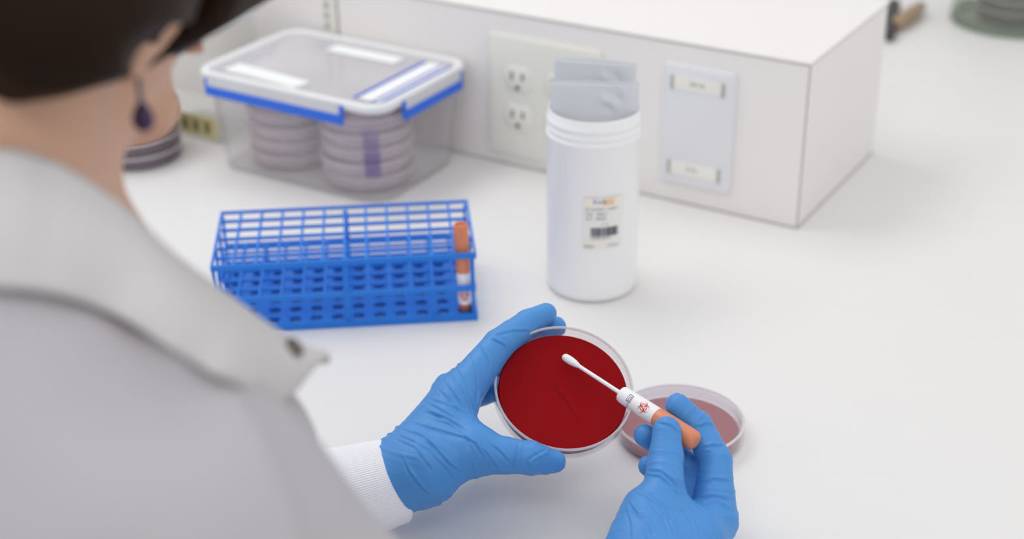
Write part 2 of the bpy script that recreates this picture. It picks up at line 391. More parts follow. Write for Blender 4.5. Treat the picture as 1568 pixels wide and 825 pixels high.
for zc, m2, inkn in ((.0435, 'tagwhite', 'ink'), (-.0435, 'tagwhite', 'ink')):
    g = G(); g.box((-.0265, .0052, zc-.0062), (.0265, .0066, zc+.0062)); tg = g.build('name_tag', M[m2], dp, bevel=.0004)
    for sx in (-1, 1): G().box((sx*.0262-.0014, .005, zc-.0068), (sx*.0262+.0014, .0072, zc+.0068)).build('clip', M['taggrey'], tg, smooth=False)
    v, f = text_mesh('3A-16' if zc > 0 else '3-16', .0062)
    G().add([(-x+.008, .00672, y+zc-.0022) for x, y, z in v], [q for q in f]).build('lettering', M[inkn], tg, smooth=False)

# ================================================================== PETRI DISHES
def petri(name, label, loc, R_=.0475, H_=.0145, agar='agar', body='dish', lid=True, group=None, rot=None, agar_z=.0062, thick=.0012, cat='petri dish', lidmat='lidp', streak=False, n=96, rim=True, rinner=.0033):
    e = empty(name, loc, rot, label=label, cat=cat, group=group)
    rb = R_-(.0022 if lid else 0)
    zb = .0004
    prof = [(0, zb), (rb-.0015, zb), (rb-.0004, zb+.0006), (rb, zb+.002), (rb, H_-.0006), (rb-thick/2, H_), (rb-thick, H_-.0006), (rb-thick, zb+thick), (0, zb+thick)]
    G().lathe(prof, n).build('base', M[body], e)
    ra = rb-(rinner if not lid else thick+.0003)
    G().lathe([(0, zb+thick+.0001), (ra-.0004, zb+thick+.0001), (ra, zb+thick+.0006), (ra, agar_z-.0008), (ra-.0008, agar_z), (ra-.0022, agar_z-.0003), (0, agar_z-.0003)], n).build('agar', M[agar], e)
    if rim and not lid:
        G().lathe([(rb-thick-.0001, H_-.0004), (rb-thick*.5, H_+.0004), (rb+.0002, H_-.0004), (rb+.0002, H_-.0014), (rb-thick-.0001, H_-.0014)], n, close=True).build('rim', M['rimp'], e)
    if lid:
        zt = H_+.0012
        prof = [(0, zt), (R_-.0014, zt), (R_-.0003, zt-.0005), (R_, zt-.0014), (R_, zt-.0095), (R_-thick, zt-.0095), (R_-thick, zt-.0022), (R_-thick-.001, zt-thick), (0, zt-thick)]
        G().lathe(prof, n).build('lid', M[lidmat], e)
        G().lathe([(R_-.0016, zt-.0002), (R_-.0008, zt+.0006), (R_+.0001, zt-.0002), (R_+.0001, zt-.0014), (R_-.0016, zt-.0014)], n, close=True).build('rim', M['rimp'], e)
    return e
# held dish
DC = V(.0346, .8540, .0815); DN = unit(V(.1012, -.5015, .8593)); DH = .0145
rotD = frame(None, V(1, 0, 0), DN)
held = petri('petri_dish', 'open blood-red agar dish held up in the gloved fingers', DC-DN*DH, H_=DH, lid=False, rot=rotD, agar_z=.0078, rinner=.0030)
v, f = [], []
g = G(); g.tube([(-.006, .004, .00758), (.002, -.008, .00758), (.010, -.022, .00758)], [.0018, .0009, .0004], 10)
g.v = [(x, y, .00755+(z-.00758)*.08) for x, y, z in g.v]
g.build('streak_mark', M['streak'], held, label='faint darker streak line across the agar')
# dish on the bench
petri('petri_dish', 'closed dull red agar dish lying on the bench behind the right glove', (.1223, .9164, .0003), agar='agar2', H_=.0138)

# ================================================================== JAR
JX, JY = .0705, .1610+1.0
jar = empty('specimen_jar', (JX, JY, .0003), label='tall white plastic jar with screw threads standing before the outlets', cat='jar')
prof = [(0, 0), (.0335, 0), (.0375, .0012), (.0392, .004), (.0396, .008), (.0398, .1440), (.0402, .1446), (.0408, .1452), (.0408, .1462), (.0392, .1472)]
for k in range(2):
    z = .1492+k*.0072
    prof += [(.0389, z), (.0402, z+.0014), (.0402, z+.0026), (.0389, z+.0040)]
prof += [(.0388, .1655), (.0384, .1668), (.0376, .1668), (.0372, .1655), (.0372, .004), (0, .003)]
G().lathe(prof, 128).build('body', M['jar'], jar, angle=60)
# label wrapped on the jar
aim = math.atan2(-JY, -JX)   # towards the camera
def on_jar(x, z, off=.0003, r=.0398, tilt=0.0):
    a = aim+math.radians(14)+x/r; return ((r+off)*math.cos(a), (r+off)*math.sin(a), z)
LW, L0, L1 = .0345, .0525, .1005
def patch(x0, x1, z0, z1, off, name, m, parent):
    n = 14; v = []; f = []
    for i in range(n+1):
        x = x0+(x1-x0)*i/n; v += [on_jar(x, z0, off), on_jar(x, z1, off)]
    f = [(2*i, 2*i+2, 2*i+3, 2*i+1) for i in range(n)]
    return G().add(v, f).build(name, m, parent)
lab = patch(-LW/2, LW/2, L0, L1, .0003, 'label', M['label'], jar)
patch(-LW/2+.001, LW/2-.001, L1-.0075, L1-.0005, .0005, 'header_band', M['paleorange'], lab)
patch(-.001, .0085, L1-.0066, L1-.0018, .0006, 'logo_block', M['inkorange'], lab)
def jtext(s, x, z, size, m, name='lettering'):
    v, f = text_mesh(s, size)
    G().add([on_jar(x+p[0], z+p[1], .0007) for p in v], f).build(name, M[m], lab, smooth=False)
jtext('Kwik', -.0095, L1-.0064, .0056, 'inkblue'); jtext('Stik', .0005, L1-.0064, .0056, 'label')
jtext('REF  MICROBE S.  AUREUS', -.0160, L1-.0118, .0024, 'ink'); jtext('CAT   0360 P', -.0155, L1-.0165, .0032, 'ink'); jtext('LOT   360306', -.0155, L1-.0205, .0030, 'ink')
jtext('6  ct', -.002, L1-.0255, .0030, 'ink')
g = G(); x = -.011; random.seed(9)
while x < .0125:
    ww = random.choice([.0004, .0008, .0012]); 
    g.add([on_jar(x, .0650, .0007), on_jar(x+ww, .0650, .0007), on_jar(x+ww, .0732, .0007), on_jar(x, .0732, .0007)], [(0, 1, 2, 3)]); x += ww+random.choice([.0003, .0006])
g.build('barcode', M['ink'], lab, smooth=False)
jtext('0 93600 03603 0', -.0115, .0620, .0026, 'ink')
patch(-LW/2+.001, LW/2-.001, .0578, .0610, .0005, 'pale_band', M['paleorange'], lab)
jtext('MADE', -.0165, .0540, .0030, 'ink'); jtext('biologics', .0035, .0548, .0028, 'inkblue')
# grey pouches in the jar
def pouch(label, off, zt, half, curve, ang, lean, slope):
    e = empty('foil_pouch', (JX, JY, .0003), label=label, cat='pouch', group=None)
    nx, nz = 60, 60; dirc = V(-math.sin(aim+ang), math.cos(aim+ang), 0); toc = V(math.cos(aim+ang), math.sin(aim+ang), 0)
    def sheet(side):
        v = []
        for j in range(nz+1):
            t = j/nz; z = .06+(zt-.06)*t
            for i in range(nx+1):
                u = i/nx*2-1; hw = half*(.90+.10*min(1, max(0, (z-.150)/.020)))
                bulge = (.0016+.0016*(1-u**6)+(1-u*u)*.002*math.sin(math.pi*t))*side
                wob = .0010*math.sin(u*3+t*5)
                yy = off+curve*(1-u*u)+bulge+wob+lean*(t-.7)
                if side > 0:
                    for du, dz, a_ in ((.22, .0135, .0016), (.55, .0125, -.0014), (.40, .0170, .0013), (.33, .021, -.0012)):
                        yy += a_*math.exp(-((u-du-(zt-z-dz)*12)/.10)**2-((zt-z-dz)/.0045)**2)
                p = dirc*(u*hw)+toc*yy; v.append((p[0], p[1], z-slope*u-.0008*u*u))
        f = []
        for j in range(nz):
            for i in range(nx):
                a = j*(nx+1)+i; q = (a, a+1, a+nx+2, a+nx+1); f.append(q if side > 0 else q[::-1])
        return v, f
    rim_ = [sheet(1)[0], sheet(-1)[0]]
    for k_ in (0, nx):
        g_ = G(); vv = [rim_[0][j*(nx+1)+k_] for j in range(nz+1)]+[rim_[1][j*(nx+1)+k_] for j in range(nz+1)]
        g_.add(vv, [(j, j+1, nz+2+j, nz+1+j) for j in range(nz)]).build('side_fold', M['pouch'], e, solid=.0003, angle=180)
    G().add(*sheet(1)).build('front_sheet', M['pouch'], e, solid=.0003, angle=180); G().add(*sheet(-1)).build('back_sheet', M['pouch'], e, solid=.0003, angle=180)
pouch('grey foil pouch nearest the jar front, shiny crease on it', .009, .1925, .0362, .004, 0, .002, 0)
pouch('grey foil pouch at the back of the jar, standing highest', -.010, .2035, .0340, .002, -.04, -.004, .0016)

# ================================================================== RACK
RFR = V(-.0293, 1.0954, 0); RW, RD, RH = .2186, .1090, .0636; RTH = .089
rx = -V(math.cos(RTH), math.sin(RTH), 0)       # towards the left
rotR = frame(None, -rx, V(0, 0, 1))
rack = empty('test_tube_rack', RFR, rotR, label='blue plastic test tube rack with twelve columns on the bench', cat='test tube rack')
nC, nR = 12, 6
def tier(z0, z1, name, x0, x1, y0, y1, bar, rim, up=0, yh=.0022):
    g = G(); px = (x1-x0)/nC; py = (y1-y0)/nR
    g.box((x0, y0, z0), (x1, y0+rim, z1)); g.box((x0, y1-rim*.6, z1-.003), (x1, y1, z1)); g.box((x0, y0+rim, z1-.0032), (x0+rim*.8, y1-rim*.6, z1)); g.box((x1-rim*.8, y0+rim, z1-.0032), (x1, y1-rim*.6, z1))
    for i in range(1, nC): g.box((x0+i*px-bar/2, y0+rim, z0+.0005+up), (x0+i*px+bar/2, y1-rim, z1-.0002))
    for j in range(1, nR): g.box((x0+rim, y0+j*py-bar*.4, z1-.0006-yh), (x1-rim, y0+j*py+bar*.4, z1-.0006))
    return g.build(name, M['rack'], rack, bevel=.0003)
tier(RH-.0050, RH, 'top_tier', -RW, 0, 0, RD, .0021, .0026, .0010, .0029)
tier(.0275, .0325, 'middle_tier', -RW+.001, -.001, .001, RD-.001, .0026, .0030, .001, .0026)
# bottom plate with oval holes
g = G(); px = (RW-.004)/nC; py = (RD-.004)/nR; z0, z1 = .0015, .0052
for i in range(nC):
    for j in range(nR):
        cx = -RW+.002+(i+.5)*px; cy = .002+(j+.5)*py; n = 16; vo = []; vi = []
        for k in range(n):
            a = 2*math.pi*k/n; c_, s_ = math.cos(a), math.sin(a); m_ = max(abs(c_), abs(s_))
            vo.append((cx+c_/m_*px/2, cy+s_/m_*py/2)); vi.append((cx+c_*.0054, cy+s_*.0050))
        n0 = len(g.v); g.v += [(x, y, z1) for x, y in vo]+[(x, y, z1) for x, y in vi]+[(x, y, z0) for x, y in vi]+[(x, y, z0) for x, y in vo]
        for k in range(n):
            q = (k+1) % n
            g.f += [(n0+k, n0+q, n0+n+q, n0+n+k), (n0+n+k, n0+n+q, n0+2*n+q, n0+2*n+k), (n0+2*n+k, n0+2*n+q, n0+3*n+q, n0+3*n+k)]
g.box((-RW, 0, 0), (0, .002, .0062)); g.box((-RW, RD-.002, 0), (0, RD, .0062)); g.box((-RW, .002, 0), (-RW+.002, RD-.002, .0062)); g.box((-.002, .002, 0), (0, RD-.002, .0062))
g.build('bottom_plate', M['rack'], rack, smooth=False)
for x in (-.0016-.0015, -RW+.0016):
    g = G(); g.box((x-.0013, .0015, .004), (x+.0013, RD-.0015, .009)); 
    for y in (.002, .0355, .069, RD-.0045): g.box((x-.0013, y, .006), (x+.0013, y+.0032, RH-.004))
    g.build('end_frame', M['rack'], rack, bevel=.0004)
for i, za, zb in ((6, .006, RH-.004), (10, .004, .03), (2, .004, .03)):
    for y in (.0016, RD-.0046):
        G().box((-RW+i*RW/12-.0022, y, za), (-RW+i*RW/12+.0022, y+.003, zb)).build('post', M['rack'], rack, bevel=.0004)

# tube in the rack
TUBE_PROF_CAP = [(0, .0345), (.0030, .0345), (.0058, .0365), (.0060, .0380), (.0061, .0500), (.0062, .0510), (.0063, .0640), (.0063, .0720), (.0062, .0790), (.0055, .0803), (.0046, .0800), (.0042, .0780), (0, .0778)]
def rack_tube(a, b, label):
    ax = unit(b-a); e = empty('swab_tube', a, frame(None, V(1, 0, 0), ax), label=label, cat='swab tube')
    G().lathe([(0, 0), (.004, .0), (.0050, .0012), (.0054, .004), (.0055, .0075), (0, .0075)], 40).build('tube_end', M['capdark'], e)
    G().lathe([(0, .0074), (.0056, .0074), (.0058, .0085), (.0059, .0350), (.0057, .0366), (0, .0366)], 40).build('label_sleeve', M['tubewhite'], e)
    G().lathe(TUBE_PROF_CAP, 40).build('cap', M['cap'], e)
    v, f = stamp(biohazard, .0115, .0115, 44)
    ce = e.matrix_world.inverted() @ Vector(CAM); a0 = math.atan2(ce.y, ce.x)
    G().add([((.00605)*math.cos(a0+x/.006), .00605*math.sin(a0+x/.006), .0165+y) for x, y, z in v], f).build('warning_symbol', M['inkred'], e, smooth=False)
    return e
ta = RFR+rx*.0110+V(0, .0105, .0053)
rack_tube(ta, ta+unit(V(-.025, .010, .999))*.08, 'rust-capped swab tube with white label standing in the rack end column')

# ================================================================== HELD SWAB
tip = atd(868, 548.5, 1.0095); end = atd(1066, 677, .9430)
ax = unit(end-tip); Ltot = np.linalg.norm(end-tip)
sw = empty('swab', tip, frame(None, V(0, 0, 1), ax), label='white cotton swab with rust cap and red warning symbol, held in the fingers', cat='swab')
# positions along the axis
def along(px_):
    lo, hi = 0, Ltot
    for _ in range(40):
        m = (lo+hi)/2; p = tip+ax*m; q = p-CAM; X = 784+F_PX*(q@RT)/(q@FW)
        if X < px_: lo = m
        else: hi = m
    return lo
la, lb = along(951), along(1006)
G().lathe([(0, -.0035), (.0016, -.0031), (.0025, -.0018), (.0028, .0005), (.0028, .0035), (.0024, .0075), (.0017, .0105), (.0013, .0120), (0, .0120)], 32).build('cotton_tip', M['cotton'], sw, angle=180)
G().lathe([(0, .010), (.00135, .010), (.00140, la+.001), (0, la+.001)], 24).build('shaft', M['shaft'], sw)
G().lathe([(0, la), (.0042, la), (.0054, la+.0008), (.0058, la+.003), (.0062, lb), (0, lb)], 48).build('label_sleeve', M['tubewhite'], sw)
G().lathe([(0, lb-.0002), (.0060, lb-.0002), (.0063, lb+.001), (.0066, lb+.006), (.0067, Ltot-.0045), (.0065, Ltot-.0026), (.0058, Ltot-.0010), (.0046, Ltot-.0002), (.0030, Ltot), (0, Ltot)], 48).build('cap', M['cap'], sw)
ce = sw.matrix_world.inverted() @ Vector(CAM); a0 = math.atan2(ce.y, ce.x-0)
def on_tube(s_, c_, off=.00012):         # s_ along the axis, c_ around
    r = .0058+(.0004)*((s_-la)/(lb-la))+off; a = a0+c_/.006
    return (r*math.cos(a), r*math.sin(a), s_)
v, f = stamp(biohazard, .0092, .0092, 60)
sm = la+(lb-la)*.71
th = math.radians(28)
G().add([on_tube(sm+(x*math.cos(th)-y*math.sin(th)), (x*math.sin(th)+y*math.cos(th))) for x, y, z in v], f).build('warning_symbol', M['inkred'], sw, smooth=False)
g = G(); v, f = text_mesh('CE', .0026); g.add([on_tube(la+(lb-la)*.30+p[1], .0010-p[0]*1) for p in v], f)
v, f = text_mesh('LOT 2', .0024); g.add([on_tube(la+(lb-la)*.30+p[1], .0072-p[0]*1) for p in v], f)
v, f = stamp(lambda u, v: abs(u) > .86 or abs(v) > .8, .0055, .0036, 24); g.add([on_tube(la+(lb-la)*.30+.0011+y, -.0005+x) for x, y, z in v], f)
g.build('lettering', M['ink'], sw, smooth=False)

# ================================================================== STORAGE CONTAINER
CA = math.radians(148.6); cu = V(math.cos(CA), math.sin(CA), 0); cvv = V(cu[1], -cu[0], 0)   # cu: along the front towards the left; cvv: into the bench
CW, CDp, CHt = .234, .164, .1085
cc = V(-.1799, 1.4480, 0)-NF*.004
rotK = frame(None, -cu, V(0, 0, 1))
tub = empty('storage_container', cc, rotK, label='clear lidded plastic container with blue gasket holding petri dish stacks', cat='storage container')
rings = []
for w_, z_, r_ in ((.028, .0006, .026), (.022, .002, .028), (.020, .010, .028), (.011, CHt-.012, .022), (.009, CHt-.008, .022)):
    rings.append([(x, y, z_) for x, y in rrect(CW-w_, CDp-w_, r_)])
fix_normals(G().loft(rings, caps=(True, False)).build('tub', M['tub'], tub, solid=.0016, angle=60))
rr = []
def ringsec(ins, z): return [(x, y, z) for x, y in rrect(CW-2*ins, CDp-2*ins, .022-ins*.6, 8)]
rings = [ringsec(.0, CHt-.0085), ringsec(-.0006, CHt-.004), ringsec(.0004, CHt-.0006), ringsec(.003, CHt+.0004), ringsec(.0065, CHt-.0004), ringsec(.0075, CHt-.004), ringsec(.0065, CHt-.0085)]
fix_normals(G().loft(rings, close=True).build('lid_rim', M['lidrim'], tub, angle=180))
lidp = G().prism(rrect(CW-.014, CDp-.014, .018, 8), CHt-.0045, CHt-.0030).build('lid', M['tublid'], tub)
g = G()  # raised ridge lines of the lid
G().loft([[(x, y, CHt-.003+dz) for x, y in rrect(CW-.036-2*i_, CDp-.036-2*i_, .012, 6)] for i_, dz in ((0, 0), (.0003, .0008), (.0015, .0008), (.0018, 0))], caps=(False, False)).build('lid_ridge', M['tublid'], tub)
for side in ('front', 'right', 'left', 'rear'):
    L_ = .168 if side in ('front', 'rear') else .098
    def mp(p, side=side):
        x, y, z = p      # x along, y outwards
        if side == 'front': return (x-.012, -CDp/2-y, z)
        if side == 'rear': return (x, CDp/2+y, z)
        if side == 'right': return (CW/2+y, x+.008, z)
        return (-CW/2-y, x, z)
    lt = fix_normals(G().box((-L_/2, .0005, CHt-.0135), (L_/2, .0032, CHt-.001), mp).build('latch', M['latch'], tub, bevel=.0008))
    g = G()
    g.box((-L_/2-.003, .0002, CHt-.0235), (L_/2+.003, .0034, CHt-.0130), mp)
    g.box((-L_/2-.0035, .0002, CHt-.0200), (-L_/2+.0005, .0032, CHt-.0045), mp); g.box((L_/2-.0005, .0002, CHt-.0200), (L_/2+.0035, .0032, CHt-.0045), mp)
    fix_normals(g.build('gasket', M['gasket'], lt, bevel=.0006))
zt = CHt-.0029
def sticker(name, x0, y0, x1, y1, ww, m, par, dz=0):
    a = V(x0, y0, 0); b_ = V(x1, y1, 0); d = unit(b_-a); n = V(-d[1], d[0], 0)*ww/2
    q = [a-n, b_-n, b_+n, a+n]; g = G().prism([(p[0], p[1]) for p in q], zt+dz, zt+.0003+dz); return g.build(name, m, par, smooth=False)
sticker('tape_strip', -.040, .050, .048, .050, .020, M['paper'], tub)
sticker('tape_strip', -.093, -.049, .006, -.058, .023, M['paper'], tub)
s1 = sticker('tape_strip', .0885, -.062, .0885, .062, .036, M['bluetape'], tub)
sticker('tape_print', .0855, -.061, .0855, .061, .017, M['paper'], s1, .0003)
sticker('tape_print', .1000, -.061, .1000, .061, .004, M['paper'], s1, .0003)
# purple marks on the tub corner
v = []
for i in range(11):
    an = math.radians(-76+3.6*i); v += [(.084+.0262*math.cos(an), -.049+.0262*math.sin(an), z) for z in (.030, .080)]
G().add(v, [(2*i, 2*i+2, 2*i+3, 2*i+1) for i in range(10)]).build('marker_stripe', M['purple'], tub)

def stack(cx, cy, count, where, group, m='stackp', pitch=.0152, base=0.0, agar='agar3', seed=1, fade=None):
    rs = random.Random(seed)
    names = ['bottom', 'second lowest', 'third lowest', 'fourth lowest', 'fifth lowest', 'topmost', 'top']
    for i in range(count):
        lb = 'topmost' if i == count-1 else names[i]
        petri('petri_dish', f'{lb} petri dish of the stack {where}', (cx+rs.uniform(-.0012, .0012), cy+rs.uniform(-.0012, .0012), base+i*pitch*1.012), H_=.0132, body=m, lidmat=m, agar=agar, group=group, n=56, agar_z=.005)
p1 = cc-cu*.0515-cvv*.018; p2 = cc+cu*.050-cvv*.010
stack(p1[0], p1[1], 5, 'at the container corner with the purple mark', 'petri dishes in the container', base=.0035, seed=2)
stack(p2[0], p2[1], 5, 'in the container half nearer the head', 'petri dishes in the container', base=.0035, seed=3)
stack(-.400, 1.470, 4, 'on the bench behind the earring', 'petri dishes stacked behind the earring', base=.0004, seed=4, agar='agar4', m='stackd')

# clear box with yellow label behind the face
bx = V(-.338, 1.553, 0)
bb = empty('reagent_box', bx, rotC, label='clear plastic box with pale yellow label beside the lidded container', cat='box')
rings = [[(x, y, z) for x, y in rrect(.100-i_, .075-i_, .006)] for i_, z in ((.004, .0005), (0, .003), (0, .126), (.003, .128))]
fix_normals(G().loft(rings).build('body', M['bottleclear'], bb))
G().box((-.046, .0376, .006), (.030, .0382, .030)).build('label', M['yellow'], bb, smooth=False)
g = G()
for i in range(3): g.box((-.036+i*.016, .0382, .011), (-.028+i*.016, .0386, .024))
g.build('print', M['print'], bb, smooth=False)
G().loft([[(x, y, z) for x, y in rrect(.104, .079, .007)] for z in (.1285, .140)]).build('lid', M['latch'], bb, bevel=.001)

# jar of dishes at the far right
gj = empty('glass_jar', (.672, 1.905, .0003), label='round greenish glass jar holding petri dishes in the far corner', cat='glass jar')
G().lathe([(0, 0), (.070, 0), (.077, .002), (.079, .006), (.079, .17), (.0765, .17), (.0765, .009), (.072, .006), (0, .006)], 80).build('vessel', M['glass'], gj)
G().lathe([(.070, .0004), (.0792, .0015), (.0800, .006), (.0794, .010), (.0770, .008), (.070, .0055)], 80, close=True).build('foot_ring', M['glassedge'], gj)
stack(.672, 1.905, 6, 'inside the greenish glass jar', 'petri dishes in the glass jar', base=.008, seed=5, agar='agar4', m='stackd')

# wood handled tool
def onz(px, py, z):
    d = atd(px, py, 1)-CAM; return CAM+d*((z-CAM_H)/d[2])
tl = empty('scraper', (0, 0, 0), label='short wooden-handled tool with dark metal end lying behind the casing', cat='hand tool')
q0, q1 = onz(1371, 38, .011), onz(1412, 9, .011)
G().tube([q0+(q1-q0)*t for t in (0, .06, .3, .7, .94, 1)], [.0055, .0085, .0100, .0095, .0080, .004], 20).build('handle', M['wood'], tl)
r0, r1 = onz(1362, 58, .007), onz(1369, 6, .011)
G().tube([r0+(r1-r0)*t for t in (0, .04, .3, .6, .96, 1)], [.003, .0065, .0070, .0095, .0095, .006], 16).build('blade', M['black'], tl)

# ================================================================== PERSON
person = empty('person', (-.28, .42, -.95), label='person in white lab coat and blue gloves, dark hair, seen from behind', cat='person')
PINV = Matrix.Translation(Vector((.28, -.42, .95)))
def pp(o):                   # world-space mesh under the person
    o.parent = person; o.matrix_parent_inverse = PINV; return o
Z = V(0, 0, 1)

def left_hand(s, dr=0.0):
    A = atd
    wr = A(612, 735, .968); 
    def fing(pts, rad, k=.012):
        s.chain([A(*p) for p in pts], [r+dr for r in rad], k)
    f = SDF(s.lo, s.lo+(s.n-1)*s.h, s.h) if False else None
    # wrist and forearm stub
    s.cone(A(560, 752, .962), A(640, 722, .968), .0235+dr, .0245+dr, 0.01); s.cone(A(560, 750, .978), A(640, 712, .980), .021+dr, .022+dr, .01)
    # metacarpals
    s.cone(A(632, 706, .968), A(698, 618, .985), .0205+dr, .0155+dr, .012)
    s.cone(A(628, 706, .985), A(691, 603, 1.005), .019+dr, .0130+dr, .012)
    s.cone(A(634, 712, .995), A(690, 615, 1.024), .0170+dr, .0115+dr, .012)
    s.cone(A(642, 722, .998), A(692, 634, 1.036), .016+dr, .011+dr, .012)
    # thenar
    s.cone(A(655, 716, .958), A(722, 690, .960), .0200+dr, .0150+dr, .014)
    s.cone(A(700, 660, .972), A(735, 684, .964), .0100+dr, .0100+dr, .016)
def left_fingers(mk, dr=0.0):
    A = atd; out = []
    for pts, rad in (
        ([(698, 612, .988), (764, 527, 1.012), (808, 494, 1.030), (835.5, 480.5, 1.034)], [.0150, .0108, .0092, .0078]),
        ([(691, 602, 1.006), (727, 566, 1.044), (800, 524, 1.052), (851, 500, 1.046)], [.0130, .0100, .0088, .0074]),
        ([(691, 614, 1.026), (722, 590, 1.062), (775, 560, 1.056), (812, 548, 1.040)], [.0120, .0095, .0085, .0070]),
        ([(694, 631, 1.038), (720, 608, 1.052), (768, 594, 1.038), (802, 590, 1.024)], [.0105, .0088, .0078, .0064]),
        ([(722, 692, .960), (772, 697, .958), (812, 701, .958), (847, 706.5, .966)], [.0160, .0120, .0108, .0080])):
        out.append(([A(*p) for p in pts], [r+dr for r in rad]))
    return out
def right_hand(s, dr=0.0):
    A = atd
    wr = A(985, 930, .853)
    s.cone(A(950, 1010, .80), A(985, 920, .858), .026+dr, .0255+dr, .01); s.cone(A(975, 1010, .80), A(1010, 915, .866), .024+dr, .024+dr, .01)
    s.cone(A(1000, 905, .868), A(1092, 798, .938), .021+dr, .0150+dr, .012)
    s.cone(A(1010, 910, .872), A(1076, 812, .945), .021+dr, .0140+dr, .012)
    s.cone(A(1000, 915, .872), A(1052, 822, .945), .019+dr, .0130+dr, .012)
    s.cone(A(985, 915, .872), A(1025, 830, .938), .017+dr, .0120+dr, .012)
    # thenar mass
    s.cone(A(985, 890, .868), A(1000, 800, .915), .0215+dr, .0185+dr, .012)
    s.cone(A(1050, 830, .915), A(1020, 770, .928), .014+dr, .0135+dr, .014)
    s.cone(A(955, 850, .890), A(985, 780, .920), .0135+dr, .0120+dr, .012)
def right_fingers(dr=0.0):
    A = atd; out = []
    for pts, rad in (
        ([(1094, 792, .938), (1096, 706, .955), (1069, 653, .966), (1038, 621, .9665)], [.0145, .0107, .0096, .0083]),
        ([(1076, 806, .948), (1062, 722, .972), (1018, 684, .976), (988, 667, .968)], [.0135, .0100, .0088, .0076]),
        ([(1056, 818, .946), (1052, 752, .962), (1020, 722, .966), (993, 713, .958)], [.0125, .0096, .0084, .0070]),
        ([(1030, 826, .938), (1030, 775, .942), (1010, 760, .946), (1002, 752, .946)], [.0110, .0088, .0078, .0064]),
        ([(1006, 788, .918), (1017, 742, .926), (1020, 700, .936), (1021, 659, .943)], [.0170, .0125, .0112, .0092])):
        out.append(([A(*p) for p in pts], [r+dr for r in rad]))
    return out
def wrinkle(v, f, zones, seed):
    """stretched-glove folds: ridged bands across each limb axis, blended by zone"""
    N = normals_np(v, f); disp = np.zeros(len(v)); tot = np.zeros(len(v))+1e-6
    for ax_, centre, rad, amp in zones:
        ax_ = unit(ax_); q = v-centre
        o1 = unit(np.cross(ax_, [0.3, .2, 1])); o2 = np.cross(ax_, o1)
        wv = noise(q*22+seed+20)*1.5+noise(q*60+seed+40)*.35
        r = 0
        for fr, st, a_, k in ((140, 9, 1.0, 0), (250, 13, .7, 9), (430, 24, .35, 17)):
            c = np.stack([q@ax_*fr+wv*fr*.012+30+k, q@o1*st+30+seed+k, q@o2*st+30], 1)
            z = 1-np.abs(noise(c)*2-1); r = r+a_*(z**4-.25)
        patchy = np.clip(noise(q*34+seed)*2.6-.6, .10, 1)
        wgt = np.exp(-(np.linalg.norm(q, axis=1)/rad)**2)+1e-5
        disp += wgt*amp*r*patchy; tot += wgt
    return v+N*(disp/tot)[:, None]
def folds(v, f, lines, amp=.00055):
    """individual creases of the stretched glove, raised and sunk along traced lines on the side facing the room"""
    N = normals_np(v, f); q = v-CAM; D = q@FW; X = 784+F_PX*(q@RT)/D; Y = 412.5-F_PX*(q@UP)/D
    front = np.clip(-(N*(q/np.linalg.norm(q, axis=1)[:, None])).sum(1)*2.5, 0, 1); P = np.stack([X, Y], 1); disp = np.zeros(len(v))
    for L_ in lines:
        st = L_[0] if not isinstance(L_[0], tuple) else 1.0
        pts = np.array([p for p in L_ if isinstance(p, tuple)], float); seg = np.linalg.norm(np.diff(pts, axis=0), axis=1); tot = seg.sum(); acc = 0
        best = np.full(len(v), 1e9); sd = np.zeros(len(v)); al = np.zeros(len(v))
        for i in range(len(pts)-1):
            a, b_ = pts[i], pts[i+1]; d = b_-a; t = np.clip(((P-a)@d)/(d@d), 0, 1); w_ = P-a-t[:, None]*d; dist = np.linalg.norm(w_, axis=1)
            m = dist < best; best[m] = dist[m]; sd[m] = (np.sign(d[0]*w_[:, 1]-d[1]*w_[:, 0])*dist)[m]; al[m] = ((acc+t*seg[i])/tot)[m]; acc += seg[i]
        env = np.clip(al*5, 0, 1)*np.clip((1-al)*5, 0, 1)*(best < 14)
        disp += st*env*(np.exp(-((sd+2.2)/2.3)**2)-1.1*np.exp(-((sd-1.6)/1.9)**2))
    return v+N*(amp*disp*front)[:, None]
def glove(name, palm, fingers, lo, hi, zones, seed, lines, cut=None, h=.00075):
    s = SDF(lo, hi, h); palm(s)
    for pts, rad in fingers:
        g_ = SDF(lo, hi, h); g_.chain(pts, rad, .002); s.union(g_, .0045)
    if cut is not None:
        ax_ = [s.lo[i]+s.h*np.arange(s.n[i]) for i in range(3)]
        P = np.stack(np.meshgrid(*ax_, indexing='ij'), -1); d = (P-cut[0])@cut[1]; s.F = np.maximum(s.F, d.astype(np.float32))
    v, f = s.mesh(); v = smooth_np(v, f, 4); v = wrinkle(v, f, zones, seed); v = smooth_np(v, f, 1); v = folds(v, f, lines)
    return np_mesh(name, v, f, M['glove'])
def bounds(pts, m):
    P = np.array(pts); return P.min(0)-m, P.max(0)+m
lf = left_fingers(None)
P_ = [p for a, _ in lf for p in a]+[atd(560, 752, .962)]
lo, hi = bounds(P_, .03)
